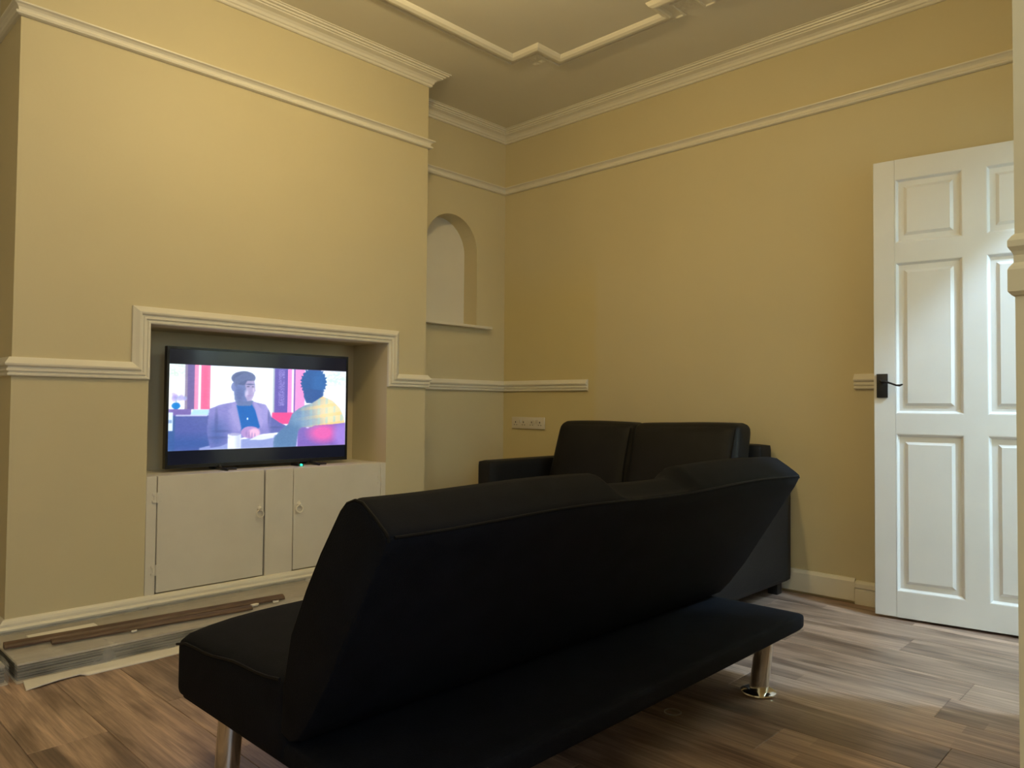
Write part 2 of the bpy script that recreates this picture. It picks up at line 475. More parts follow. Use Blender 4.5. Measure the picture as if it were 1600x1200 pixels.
for i in range(rows):
    yb = -(i + 1) * PW; ya = -i * PW
    wd = PW
    yc = (ya + yb) / 2
    xs = D + 0.002 if (YL - 0.05 < yc < YR + 0.05) else 0.002
    xe = XD - 0.002 if yc > -1.65 else (XP - 0.002 if yc > YP else XB - 0.002)
    if yb < YB: yb = YB; wd = ya - YB
    off = (0.0, 0.47, 0.91, 0.26, 0.70)[i % 5] * PL + random.uniform(-.08, .08)
    x = xs - off
    while x < xe - 0.02:
        a, b = max(x, xs), min(x + PL, xe)
        if b - a > 0.03:
            o = bpy.data.objects.new('plank', plank_mesh(b - a, wd)); C.objects.link(o)
            o.parent = fl; o.location = (a, yb, 0)
        x += PL
struct(box('floor_hall', (3.24, 5.0, -2.75, 0, -0.007, 0.0), mat('hall_laminate', (0.34, 0.23, 0.15), 0.4, 0.25, 3, stretch=(1, 10, 1))), 'wood-effect hall floor beyond the doorway', 'floor')

# ------------------------------------------------------------------ mouldings
PATH = [(0, YB), (0, YL), (D, YL), (D, YR), (0, YR), (0, 0), (XD, 0)]
CORN = [(0, 0), (.010, 0), (.014, .004), (.014, .012), (.020, .016), (.024, .028), (.034, .038), (.052, .044), (.056, .045), (.057, .051), (.066, .052), (.068, .059), (.080, .060), (.082, .067), (.090, .068), (.090, .073), (0, .073)]
struct(sweep_h('trim_1', PATH, CORN, ZC, M_trim), 'stepped white plaster cornice where walls meet ceiling', 'cornice')
PIC = [(0, 0), (.010, 0), (.019, .003), (.021, .009), (.018, .014), (.010, .016), (.010, .022), (.013, .029), (.021, .036), (.030, .040), (.031, .045), (.024, .048), (0, .049)]
struct(sweep_h('trim_2', PATH, PIC, ZP, M_trim), 'white picture rail running high along the cream walls', 'picture rail')
RAIL = [(0, 0), (.013, 0), (.016, .004), (.016, .010), (.011, .013), (.011, .016), (.019, .019), (.019, .027), (.014, .030), (.014, .034), (.024, .038), (.026, .043), (.026, .047), (.018, .058), (.012, .067), (.010, .070), (0, .070)]
tr3 = sweep_h('trim_3', [(0, YB), (0, YL), (D, YL), (D, -2.60)], RAIL, ZR)
struct(tr3, 'white dado rail on the left part of the chimney breast', 'dado rail')
tr4 = sweep_h('trim_4', [(D, -1.10), (D, YR), (0, YR), (0, 0), (0.73, 0)], RAIL, ZR)
struct(tr4, 'white dado rail from the chimney breast through the alcove corner, cut short', 'dado rail')
# moulded surround of the recess, mitred into the rail
path = [(-2.60, ZR), (RY0, ZR), (RY0, RZ1), (RY1, RZ1), (RY1, ZR), (-1.10, ZR)]
Pp, Mi = mitres(path)
rings = [[(D + v, p.x - mm_.x * u, p.y - mm_.y * u) for v, u in RAIL] for p, mm_ in zip(Pp, Mi)]
v, f = loft(rings)
struct(mesh('trim_5', v, f, M_trim), 'white moulded surround framing the television recess', 'trim')
struct(sweep_h('trim_6', [(2.309, 0), (2.85, 0)], RAIL, ZR - .003), 'short stub of white dado rail behind the panelled door', 'dado rail')
# pier rail beside the camera
struct(sweep_h('trim_7', [(XP, YP + 0.35), (XP, YP), (XB - .05, YP)], [(a, b) for a, b in
               [(0, 0), (.002, .001), (.0045, .004), (.0045, .022), (.003, .025), (.0008, .028), (.0008, .034), (.002, .037), (.0045, .041), (.0045, .046), (.002, .050), (0, .052)]], ZR + .001, M_wall),
       'cream painted dado rail on the wall end at the right edge', 'dado rail')
SKC = [(0, 0), (.018, 0), (.018, .062), (.022, .066), (.024, .074), (.020, .080), (.016, .082), (.016, .092), (.012, .100), (.006, .106), (0, .108)]
struct(sweep_h('baseboard_left', [(0, YB), (0, YL), (D, YL), (D, YR), (0, YR), (0, -0.019)], SKC, 0.0), 'white stepped skirting board along the chimney breast', 'skirting')
SKB = [(0, 0), (.018, 0), (.018, .088), (.010, .102), (0, .104)]
struct(sweep_h('baseboard_back', [(0.0, 0), (2.309, 0)], SKB, 0.014), 'plain white skirting board along the back wall', 'skirting')
SKP = [(0, 0), (.020, 0), (.020, .066), (.014, .070), (.014, .074), (.022, .078), (.022, .096), (.012, .106), (0, .108)]
struct(sweep_h('baseboard_door', [(2.311, 0), (2.90, 0)], SKP, 0.001), 'moulded skirting offcut on the back wall beside the door', 'skirting')
# niche shelf
sh = box('niche_shelf', (-0.02, 0.055, -0.80, -0.165, 1.408, NB), M_trim, bevel=0.003)
tag(sh, 'thin white shelf under the arched wall niche', 'shelf')

# raised plaster panel on the ceiling
CX, CY0, CY1 = 1.79, -0.635, -3.37
X0, X1 = 0.845, 2.735
n = 0.18
cp = [(X0, CY1 + n), (X0, CY0 - n), (X0 + n, CY0 - n), (X0 + n, CY0), (CX - .125, CY0), (CX - .125, CY0 - .12), (CX + .125, CY0 - .12), (CX + .125, CY0), (X1 - n, CY0), (X1 - n, CY0 - n), (X1, CY0 - n),
      (X1, CY1 + n), (X1 - n, CY1 + n), (X1 - n, CY1), (X0 + n, CY1), (X0 + n, CY1 + n)]
# profile hangs below the ceiling: negative z
CPR = [(-.078, 0), (-.078, -.006), (-.072, -.010), (-.066, -.009), (-.064, -.003), (-.030, -.003), (-.026, -.018), (-.020, -.024), (-.010, -.024), (.004, -.017), (.012, -.006), (.014, 0)]
struct(sweep_h('trim_8', cp, CPR, H, M_trim, closed=True), 'raised plaster moulding with notched corners on the ceiling', 'ceiling moulding')
# plaster rosettes filling the notches
def rosette(x, y, s):
    m = MB(); k = s / 2
    for i in range(-1, 2):
        for j in range(-1, 2):
            c = Vector((x + i * k * .62, y + j * k * .62, H)); r = k * .27
            b = len(m.v)
            m.v += [(c.x - r, c.y - r, H), (c.x + r, c.y - r, H), (c.x + r, c.y + r, H), (c.x - r, c.y + r, H), (c.x, c.y, H - .008)]
            m.f += [(b, b + 1, b + 4), (b + 1, b + 2, b + 4), (b + 2, b + 3, b + 4), (b + 3, b, b + 4)]
    m.box(x - k, x + k, y - k, y + k, H - .0015, H)
    return m
ro = [(X0 + n / 2 - .02, CY0 - n / 2 + .02, .15, 'nearest the chimney alcove corner'), (X1 - n / 2 + .02, CY0 - n / 2 + .02, .15, 'nearest the doorway'),
      (CX, CY0 - .02, .13, 'midway along the back edge of the ceiling moulding')]
for i, (x, y, s, t) in enumerate(ro):
    struct(rosette(x, y, s).build('trim_%d' % (9 + i), M_ceil), 'faint plaster rosette on the ceiling ' + t, 'ceiling ornament')

# ------------------------------------------------------------------ open six-panel door, folded back against the wall
door = empty('door_1', (2.44523, -0.16279, 0.012), math.radians(8.132))
tag(door, 'white six-panel door standing open against the back wall', 'door', kind='structure')
DW, DH, DT = 0.762, 1.981, 0.040
ST, MU = 0.086, 0.082
PWD = (DW - 2 * ST - MU) / 2
cols = [(ST, ST + PWD), (ST + PWD + MU, DW - ST)]
hts = [0.110, 0.677, 0.086, 0.657, 0.083, 0.283, 0.085]
zz = [0]
for h_ in hts: zz.append(zz[-1] + h_)
zz[-1] = DH
rowsz = [(zz[1], zz[2]), (zz[3], zz[4]), (zz[5], zz[6])]
box('stile', (0, ST, 0, DT, 0, DH), M_door, door, 0.002, 1)
box('stile', (DW - ST, DW, 0, DT, 0, DH), M_door, door, 0.002, 1)
for (a, b) in ((zz[0], zz[1]), (zz[2], zz[3]), (zz[4], zz[5]), (zz[6], zz[7])):
    box('rail', (ST, DW - ST, 0, DT, a, b), M_door, door)
for (a, b) in rowsz:
    box('mullion', (ST + PWD, ST + PWD + MU, 0, DT, a, b), M_door, door)
def door_panel(x0, x1, z0, z1):
    V = []; Fc = []
    prof = [(0, 0), (.004, .001), (.010, .010), (.013, .013), (.034, .013), (.046, .005)]
    for side in (0, 1):
        base = len(V)
        for ins, dp in prof:
            y = dp if side == 0 else DT - dp
            V.extend([(x0 + ins, y, z0 + ins), (x1 - ins, y, z0 + ins), (x1 - ins, y, z1 - ins), (x0 + ins, y, z1 - ins)])
        for i in range(len(prof) - 1):
            for k in range(4):
                Fc.append((base + i * 4 + k, base + i * 4 + (k + 1) % 4, base + i * 4 + 4 + (k + 1) % 4, base + i * 4 + 4 + k))
        e = base + (len(prof) - 1) * 4
        Fc.append((e, e + 1, e + 2, e + 3))
    return mesh('panel', V, Fc, M_door, door)
for c_ in cols:
    for r_ in rowsz: door_panel(c_[0], c_[1], *r_)
hd = box('handle_plate', (0.012, 0.056, -0.009, 0.0, 0.942, 1.046), M_black, door, 0.002, 2)
m = MB(); m.tube([(0.034, -0.009, 1.012), (0.034, -0.040, 1.012), (0.038, -0.046, 1.012), (0.055, -0.047, 1.010), (0.075, -0.046, 1.003), (0.095, -0.046, .995), (0.108, -0.046, .994), (0.120, -0.046, .999)], [.008, .008, .007, .0045, .004, .004, .005, .003], 10)
lv = m.build('lever', M_black, hd, smooth=True)

# ------------------------------------------------------------------ fitted cupboard below the recess
cup = empty('fitted_cupboard', (D - .02, (RY0 + RY1) / 2, RZ0))
tag(cup, 'white painted cupboard with two doors built in below the television', 'cupboard')
def cpart(o, par=cup):
    o.parent = par; o.matrix_parent_inverse = Matrix.Translation(-Vector(cup.location)) if par is cup else Matrix()
    return o
CT = 0.600
xf = D + .002
cpart(box('top_shelf', (RX, D - .018, RY0 + .001, RY1 - .001, CT - .02, CT - .0035), M_cup))
cpart(box('stile', (D - .02, xf, RY0 + .001, -2.404, RZ0 + .006, CT - .0035), M_cup, None, .0015, 1))
cpart(box('stile', (D - .02, xf, -1.915, -1.774, RZ0 + .006, CT - .0035), M_cup, None, .0015, 1))
cpart(box('stile', (D - .02, xf, -1.262, RY1 - .001, RZ0 + .006, CT - .0035), M_cup, None, .0015, 1))
def cup_door(y0, y1, hy, hz, hinge_y):
    d_ = cpart(box('cupboard_door', (D - .018, xf + .002, y0, y1, RZ0 + .012, CT - .0035), M_cup, None, .0015, 1))
    m = MB(); c = (xf + .010, hy, hz)
    m.torus((xf + .011, hy, hz - .014), (1, 0, .25), .017, .0032)
    m.lathe((0, 0, 0), [(0.0, 0)], 3) if False else None
    m.tube([(xf + .001, hy, hz + .008), (xf + .006, hy, hz + .008), (xf + .013, hy, hz + .006)], [.013, .011, .006], 14)
    m.tube([(xf + .001, hy, hz + .022), (xf + .005, hy, hz + .022)], [.006, .004], 10)
    h = m.build('ring_pull', M_cup, None, smooth=True); h.parent = d_
    for z in (0.508, 0.207):
        m = MB()
        m.tube([(xf + .004, hinge_y, z - .022), (xf + .004, hinge_y, z + .022)], .0045, 10)
        m.box(xf + .001, xf + .004, hinge_y - .020, hinge_y + .020, z - .020, z - .010)
        m.box(xf + .001, xf + .004, hinge_y - .020, hinge_y + .020, z + .010, z + .020)
        m.box(xf + .001, xf + .004, hinge_y - .013, hinge_y + .013, z - .010, z + .010)
        for sy in (-.016, .016):
            for sz in (-.015, .015):
                m.tube([(xf + .002, hinge_y + sy, z + sz), (xf + .0055, hinge_y + sy, z + sz)], .003, 8)
        h = m.build('hinge', M_cup, None, smooth=True); h.parent = d_
    return d_
cup_door(-2.400, -1.924, -1.946, .411, -2.402)
cup_door(-1.771, -1.266, -1.743, .414, -1.264)

# ------------------------------------------------------------------ television
TX, TY0, TY1, TZ0, TZ1 = 0.20, -2.320, -1.383, 0.612, 1.156
tv = empty('television', (TX - .03, (TY0 + TY1) / 2, CT))
tag(tv, 'black flat-screen television showing a film scene of two men at a diner table', 'television')
inv = Matrix.Translation(-Vector(tv.location))
def tpart(o):
    o.parent = tv; o.matrix_parent_inverse = inv; return o
tpart(box('housing', (TX - .055, TX - .006, TY0 + .06, TY1 - .06, TZ0 + .05, TZ1 - .08), M_plastic, None, .015, 3))
bz = .011
m = MB(); m.box(TX - .028, TX, TY0, TY1, TZ1 - bz, TZ1); m.box(TX - .028, TX, TY0, TY1, TZ0, TZ0 + bz * 1.5)
m.box(TX - .028, TX, TY0, TY0 + bz, TZ0 + bz * 1.5, TZ1 - bz); m.box(TX - .028, TX, TY1 - bz, TY1, TZ0 + bz * 1.5, TZ1 - bz)
m.box(TX - .028, TX - .008, TY0 + bz, TY1 - bz, TZ0 + bz, TZ1 - bz)
tpart(m.build('bezel', M_plastic))
for yy in (-2.075, -1.60):
    m = MB(); m.tube([(TX - .02, yy, TZ0 + .01), (TX + .015, yy, CT + .006), (TX + .085, yy, CT + .002)], [.008, .008, .005], 10)
    m.tube([(TX - .02, yy, TZ0 + .01), (TX - .05, yy, CT + .006), (TX - .10, yy, CT + .002)], [.008, .008, .005], 10)
    m.tube([(TX + .03, yy, CT + .003), (TX + .07, yy + .05, CT + .003)], [.006, .004], 8)
    tpart(m.build('stand_foot', M_plastic, None, smooth=True))
m = MB(); m.tube([(TX + .062, -1.690, CT + .0035), (TX + .072, -1.690, CT + .0035)], [.0055, .0045], 12)
led = m.build('indicator_light', emit('green_indicator', (0.03, 0.9, 0.45), 2.2), None, smooth=True); tpart(led)
led['label'] = 'glowing green indicator light'
m = MB(); m.box(TX - .01, TX + .062, -1.705, -1.675, CT - .003, CT + .008)
tpart(m.build('sensor_box', M_plastic))

# the picture: a film frame with letterbox bars, drawn as per-vertex colours of the screen's own emission
def picture(NX, NZ):
    u = np.linspace(0, 1, NX)[None, :].repeat(NZ, 0); v = np.linspace(0, 1, NZ)[:, None].repeat(NX, 1)  # v down
    x = 115 + 1388 * u
    top = 192 + 58 * u; bot = 872 - 44 * u
    y = top + v * (bot - top)
    img = np.zeros((NZ, NX, 3)); img[:] = (238, 246, 250)
    rnd = np.random.RandomState(3)
    def smooth(a, k):
        for _ in range(k):
            a = (a + np.roll(a, 1, 0) + np.roll(a, -1, 0) + np.roll(a, 1, 1) + np.roll(a, -1, 1)) / 5
        return a
    def put(mask, col, a=1.0):
        mk = (np.clip(mask, 0, 1) * a)[..., None]
        img[:] = img * (1 - mk) + np.array(col, float) * mk
    def rect(x0, x1, y0, y1, s=3):
        e = lambda t: np.clip(t / s + .5, 0, 1)
        return e(x - x0) * e(x1 - x) * e(y - y0) * e(y1 - y)
    def ell(cx, cy, rx, ry, s=.08):
        d_ = np.sqrt(((x - cx) / rx) ** 2 + ((y - cy) / ry) ** 2)
        return np.clip((1 - d_) / s + .5, 0, 1)
    def poly(pts):
        ins = np.zeros(x.shape, bool); j = len(pts) - 1
        for i in range(len(pts)):
            xi, yi = pts[i]; xj, yj = pts[j]
            c = ((yi > y) != (yj > y)) & (x < (xj - xi) * (y - yi) / (yj - yi + 1e-9) + xi)
            ins ^= c; j = i
        return smooth(ins.astype(float), 2)
    noise = smooth(rnd.rand(NZ, NX), 5); noise = (noise - noise.min()) / (noise.max() - noise.min())
    # foliage outside
    put(rect(115, 225, 190, 300, 40) * (noise > .45), (170, 215, 175), .7)
    put(rect(400, 520, 200, 320, 50) * (noise > .5), (215, 230, 200), .7)
    put(rect(1320, 1510, 240, 380, 60) * (noise > .45), (170, 205, 190), .7)
    put(rect(1330, 1510, 360, 480, 60), (225, 215, 235), .7)
    # window frames
    put(rect(222, 290, 190, 548), (98, 86, 140)); put(rect(222, 240, 190, 548), (150, 140, 150), .6)
    put(rect(288, 318, 190, 548), (243, 128, 172)); put(rect(330, 398, 190, 548), (228, 86, 132))
    put(rect(316, 331, 190, 548), (250, 235, 245))
    put(rect(878, 992, 215, 580), (88, 78, 158))
    put(rect(915, 965, 235, 520, 6) * (smooth(rnd.rand(NZ, NX), 1) > .52), (165, 155, 215), .55)
    put(rect(868, 884, 215, 580), (150, 165, 175), .8)
    put(rect(992, 1026, 220, 600), (235, 125, 195)); put(rect(1026, 1046, 220, 620), (250, 240, 250)); put(rect(1040, 1056, 220, 620), (120, 80, 160))
    put(rect(1056, 1135, 220, 620), (236, 135, 195))
    put(rect(865, 1050, 574, 665, 8), (226, 66, 130))
    # flowers
    for k in range(26):
        put(ell(185 + rnd.randn() * 26, 455 + rnd.randn() * 22, 13, 15, .9), [(160, 140, 205), (195, 180, 228), (130, 150, 195)][k % 3], .6)
    put(rect(160, 172, 480, 515, 6), (110, 150, 160), .7)
    put(ell(165, 520, 30, 26), (10, 110, 190))
    # booths
    put(rect(115, 268, 545, 600), (108, 92, 158)); put(poly([(280, 548), (392, 548), (392, 596), (262, 596)]), (165, 205, 228))
    put(rect(115, 420, 594, 875, 6), (72, 84, 150)); put(rect(115, 160, 600, 875, 10), (52, 84, 138)); put(rect(115, 420, 760, 875, 90), (44, 76, 140), .8)
    put(rect(165, 380, 590, 602, 4), (200, 205, 230), .7)
    put(rect(116, 146, 572, 716, 5), (205, 225, 240)); put(rect(116, 140, 630, 655, 5), (120, 150, 190))
    # table
    put(poly([(330, 850), (560, 795), (900, 748), (1080, 760), (1080, 880), (330, 880)]), (128, 142, 196))
    # man in jacket
    body = poly([(392, 545), (470, 510), (565, 490), (640, 480), (715, 485), (815, 510), (850, 570), (862, 610), (930, 655), (985, 680), (930, 730), (800, 745), (650, 770), (560, 800), (480, 838), (405, 850), (380, 720)])
    put(body, (118, 116, 180)); put(body * rect(380, 520, 640, 860, 120), (64, 86, 150), .9); put(body * ell(600, 590, 60, 110, .9), (160, 150, 205), .5)
    put(body * ell(800, 590, 50, 90, .9), (160, 150, 210), .5); put(body * rect(850, 990, 600, 760, 30), (72, 84, 150), .8)
    put(poly([(585, 512), (640, 520), (700, 495), (735, 560), (772, 690), (700, 735), (632, 730), (610, 620)]), (10, 84, 165))
    put(poly([(560, 300), (650, 470), (720, 480), (700, 520), (600, 520), (575, 470)]), (86, 104, 152))
    put(ell(648, 375, 82, 112), (92, 108, 160)); put(ell(640, 300, 92, 55), (70, 84, 128)); put(ell(566, 370, 18, 34), (98, 112, 165))
    put(poly([(668, 322), (722, 322), (726, 372), (738, 402), (724, 412), (722, 440), (706, 478), (672, 484), (652, 440), (664, 400), (652, 352)]), (158, 146, 188), .9); put(ell(664, 420, 14, 26, .9), (206, 198, 226), .6); put(ell(690, 350, 32, 6, .6), (70, 80, 130), .8)
    put(ell(690, 440, 22, 6, .6), (150, 130, 180), .8)
    put(ell(675, 622, 6, 8), (220, 235, 250))
    put(ell(700, 730, 72, 48), (160, 128, 185)); put(ell(730, 735, 42, 36, .5), (226, 176, 205), .9)
    for k in range(4): put(ell(668 + k * 22, 742 + k * 6, 6, 26, .6), (130, 105, 170), .6)
    put(poly([(690, 790), (760, 752), (892, 748), (880, 775), (790, 790)]), (205, 212, 236))
    put(rect(530, 628, 742, 858, 5), (214, 220, 238)); put(rect(590, 628, 745, 858, 25), (170, 180, 215), .7); put(ell(578, 745, 48, 10), (150, 150, 190), .9)
    # man seen from behind
    sh_ = poly([(880, 850), (885, 775), (930, 720), (1000, 665), (1030, 585), (1080, 545), (1140, 515), (1200, 500), (1290, 445), (1380, 480), (1450, 540), (1485, 610), (1500, 670), (1500, 850)])
    put(sh_, (96, 128, 166)); put(sh_ * np.clip((x - 1090) / 260, 0, 1), (222, 202, 152))
    put(sh_ * (np.sin(x / 11.) > .45) * np.clip((x - 1000) / 300, 0, 1), (140, 190, 190), .55)
    put(sh_ * (np.sin(y / 12. + x / 90.) > .5) * np.clip((x - 1050) / 250, 0, 1), (238, 190, 110), .6)
    put(sh_ * rect(870, 1110, 640, 860, 90), (66, 104, 146), .7)
    ang = np.arctan2(y - 350, x - 1210); rad = 1 + .05 * np.sin(ang * 26) + .03 * np.sin(ang * 41)
    hair = np.clip((rad - np.sqrt(((x - 1212) / 112) ** 2 + ((y - 335) / 118) ** 2)) / .05 + .5, 0, 1)
    put(hair, (34, 78, 138)); put(hair * ell(1260, 340, 60, 90, .9), (46, 96, 156), .7)
    put(poly([(1122, 380), (1300, 400), (1300, 440), (1200, 500), (1150, 500), (1128, 450)]), (40, 76, 134))
    seat_ = poly([(1066, 850), (1085, 720), (1110, 690), (1200, 690), (1225, 676), (1380, 668), (1500, 655), (1500, 850)])
    put(seat_, (112, 88, 168)); put(seat_ * ell(1300, 735, 120, 70, .9), (216, 88, 160), .95); put(seat_ * ell(1470, 750, 70, 100, .9), (150, 120, 205), .8)
    put(seat_ * ell(1165, 690, 14, 8, .9), (235, 220, 250), .9); put(seat_ * rect(1068, 1080, 700, 850, 8), (190, 190, 230), .8)
    # cloth folds, lapels and a soft haze like a bright interior shot
    put(poly([(560, 500), (590, 512), (632, 700), (612, 722), (560, 600), (528, 555), (552, 540)]), (142, 136, 192), .8)
    put(poly([(715, 490), (745, 500), (790, 560), (770, 590), (800, 640), (782, 700)]), (150, 140, 198), .8)
    for (cx_, cy_, rx_, ry_) in ((445, 640, 12, 90), (480, 720, 60, 10), (455, 770, 70, 12), (840, 600, 8, 70), (900, 690, 50, 8)):
        put(body * ell(cx_, cy_, rx_, ry_, .9), (58, 70, 128), .5)
    for (cx_, cy_, rx_, ry_) in ((676, 368, 11, 4), (712, 370, 8, 4)): put(ell(cx_, cy_, rx_, ry_, .5), (48, 56, 100), .8)
    put(ell(718, 396, 7, 18, .8), (206, 192, 218), .6); put(ell(610, 430, 30, 50, .9), (74, 90, 142), .7)
    put(poly([(575, 300), (640, 262), (700, 262), (728, 292), (722, 320), (660, 318), (606, 340), (588, 372), (566, 345)]), (84, 98, 142), .85)
    put(sh_ * ell(1150, 640, 120, 50, .9), (118, 150, 180), .4); put(sh_ * ell(1330, 560, 90, 70, .9), (240, 225, 180), .35)
    for c3 in range(3): img[..., c3] = img[..., c3] * .72 + smooth(img[..., c3], 4) * .28
    glow = smooth((img.mean(-1) > 225).astype(float), 60)
    img[:] = img + (255 - img) * (0.30 * np.clip(glow, 0, 1) * (img.mean(-1) < 225))[..., None]
    img[:] = img * .93 + np.array((200, 205, 235)) * .07
    img[:] = img + 14 * (1 - np.abs(img - 128) / 128) * (noise[..., None] - .5)
    return np.clip(img, 0, 255) / 255.0

NX, NZ = 420, 196
ys = np.linspace(TY0 + bz, TY1 - bz, NX); zs = np.linspace(TZ1 - bz, TZ0 + bz * 1.5, NZ)
PZ1, PZ0 = 1.077, 0.692
pic = picture(NX, 400)
cols_ = np.zeros((NZ, NX, 4)); cols_[..., 3] = 1
for i, z in enumerate(zs):
    t = (PZ1 - z) / (PZ1 - PZ0)
    if 0 <= t <= 1: cols_[i, :, :3] = pic[min(399, int(t * 399))]
lin = np.where(cols_[..., :3] <= .04045, cols_[..., :3] / 12.92, ((cols_[..., :3] + .055) / 1.055) ** 2.4)
# letterbox bars leak a little blue backlight
lin[..., :] = np.maximum(lin, np.array((0.0035, 0.0045, 0.0095)))
cols_[..., :3] = lin
V = [(TX - .004, float(y), float(z)) for z in zs for y in ys]
Fq = [(i * NX + j, i * NX + j + 1, (i + 1) * NX + j + 1, (i + 1) * NX + j) for i in range(NZ - 1) for j in range(NX - 1)]
me = bpy.data.meshes.new('screen'); me.from_pydata(V, [], [tuple(reversed(q)) for q in Fq]); me.update()
ca = me.color_attributes.new('film', 'FLOAT_COLOR', 'POINT')
ca.data.foreach_set('color', cols_.reshape(-1).astype(np.float32))
ms = bpy.data.materials.new('film_screen'); nt, N, L, B = nodes(ms)
at = N.new('ShaderNodeAttribute'); at.attribute_name = 'film'
L.new(at.outputs['Color'], B.inputs['Emission Color']); B.inputs['Emission Strength'].default_value = TV_STRENGTH
B.inputs['Base Color'].default_value = (0.008, 0.008, 0.01, 1); B.inputs['Roughness'].default_value = 0.12
me.materials.append(ms)
scr = bpy.data.objects.new('screen', me); C.objects.link(scr); tpart(scr)
scr['label'] = 'lit screen with a film scene of two men'

# ------------------------------------------------------------------ black futon sofa bed
FY0, FY1 = -2.86, -1.18
fut = empty('futon_sofa_bed', (2.15, (FY0 + FY1) / 2, 0))
tag(fut, 'black fabric sofa bed on chrome legs seen from behind, facing the television', 'sofa bed')
finv = Matrix.Translation(-Vector(fut.location))
def fpart(o, par=fut):
    o.parent = par
    if par is fut: o.matrix_parent_inverse = finv
    return o
fpart(rbox('base', (1.70, 2.56, FY0 + .004, FY1, 0.180, 0.236), 0.018, M_fabric, None, (0, 0, 0.002), 14))
def seat_fn(p):
    # loose cover: gentle waviness of the hem
    return p
st = rbox('seat', (1.685, 2.215, FY0, FY1, 0.186, 0.335), 0.022, M_fabric, None, (0.008, 0.004, 0.0), 20,
          fn=lambda p: Vector((p.x, p.y, p.z + (0.0 if p.z < .25 else (0.032 * (1 - max(-1, min(1, (p.y - (FY0 + FY1) / 2) / .84)) ** 8) + 0.022 * (p.x - 1.69) / .6 - .012 * max(0, (1.76 - p.x) / .075) ** 2) * min(1, (p.z - .25) / .07)))))
fpart(st)
# seam piping round the top edge of the seat's end
def seat_top(x): return 0.318 + 0.036 * (x - 1.69) / .5
for yy in (FY0 - .001, FY1 + .001):
    m = MB(); m.tube([(1.692 + k * .05, yy, seat_top(1.692 + k * .05) - (.006 if k == 0 else 0) + .003 * math.sin(k * 1.3)) for k in range(11)], .0032, 6)
    fpart(m.build('seat_piping', M_piping, None, smooth=True), fut)
PROF = [(2.195, .245), (2.200, .33), (2.228, .45), (2.278, .545), (2.330, .628), (2.378, .694), (2.396, .718), (2.415, .735), (2.440, .743), (2.464, .740), (2.500, .718), (2.530, .697), (2.541, .688), (2.543, .678),
        (2.530, .650), (2.482, .572), (2.418, .470), (2.350, .365), (2.290, .285), (2.258, .250), (2.225, .238)]
def ss(a, b, t):
    t = max(0, min(1, (t - a) / (b - a))); return t * t * (3 - 2 * t)
def back_ring(y):
    e = max(0.0, 1 - min(y - FY0, FY1 - y) / 0.018)           # end rounding
    ins = 0.012 * (1 - math.sqrt(max(0, 1 - e * e)))
    mid = ss(-2.185, -2.140, y) * (1 - ss(-1.850, -1.805, y))
    cx_ = sum(p[0] for p in PROF) / len(PROF); cz_ = sum(p[1] for p in PROF) / len(PROF)
    sag = 0.008 * math.sin(math.pi * (y - FY0) / (FY1 - FY0))
    out = []
    for (x, z) in PROF:
        if z > .66 and x < 2.535:
            k = ss(.655, .735, z); z2 = z - mid * .028 * k; x2 = x + mid * .004 * k
        else: z2, x2 = z, x
        z2 += 0.004 * math.sin(y * 7.3) * ss(.6, .72, z)
        if x > 2.26 and z < .66 and x > 2.2: x2 -= sag * ss(.25, .4, z) * (1 - ss(.5, .66, z))
        # lower right corner of the rear cover bunches up where it is tucked in
        dx, dz = cx_ - x2, cz_ - z2; ln = math.hypot(dx, dz)
        out.append((x2 + dx / ln * ins, y, z2 + dz / ln * ins))
    return out
ysamp = [FY0 + .018 * (1 - math.cos(math.pi / 2 * k / 5)) for k in range(6)]
yy = FY0 + .018
while yy < FY1 - .035: yy += .016; ysamp.append(yy)
ysamp += [FY1 - .018 * (1 - math.sin(math.pi / 2 * k / 5)) if False else FY1 - .018 * (1 - math.cos(math.pi / 2 * (5 - k) / 5)) for k in range(6)]
ysamp = sorted(set(round(a, 5) for a in ysamp))
v, f = loft([back_ring(a) for a in ysamp])
bk = mesh('backrest', v, f, M_fabric); autosmooth(bk, 60); fpart(bk)
m = MB(); m.tube([(2.5435, a, .6845 + 0.004 * math.sin(a * 7.3)) for a in ysamp[4:-4:2]], .003, 6)
s_ = m.build('rear_seam_piping', M_piping, None, smooth=True); fpart(s_)
for a in (FY0 + .004, FY1 - .004):
    r_ = back_ring(a); m = MB(); m.tube([Vector(p) for p in r_[1:14]], .0032, 6)
    fpart(m.build('end_piping', M_piping, None, smooth=True))
# chrome legs
for (tx, ty, bx, by) in ((2.522, -1.398, 2.478, -1.352), (2.505, -2.62, 2.470, -2.69), (1.835, -2.785, 1.825, -2.792), (1.84, -1.30, 1.82, -1.25)):
    m = MB(); m.tube([(tx, ty, .200), (bx, by, .006)], .029, 28)
    lg = m.build('leg', M_chrome, None, smooth=True); fpart(lg)
    m = MB(); m.lathe((bx, by, 0), [(.052, 0), (.056, .004), (.055, .008), (.046, .013), (.034, .017)], 28)
    ft = m.build('foot_plate', M_chrome, None, smooth=True); ft.parent = lg; ft.matrix_parent_inverse = Matrix()

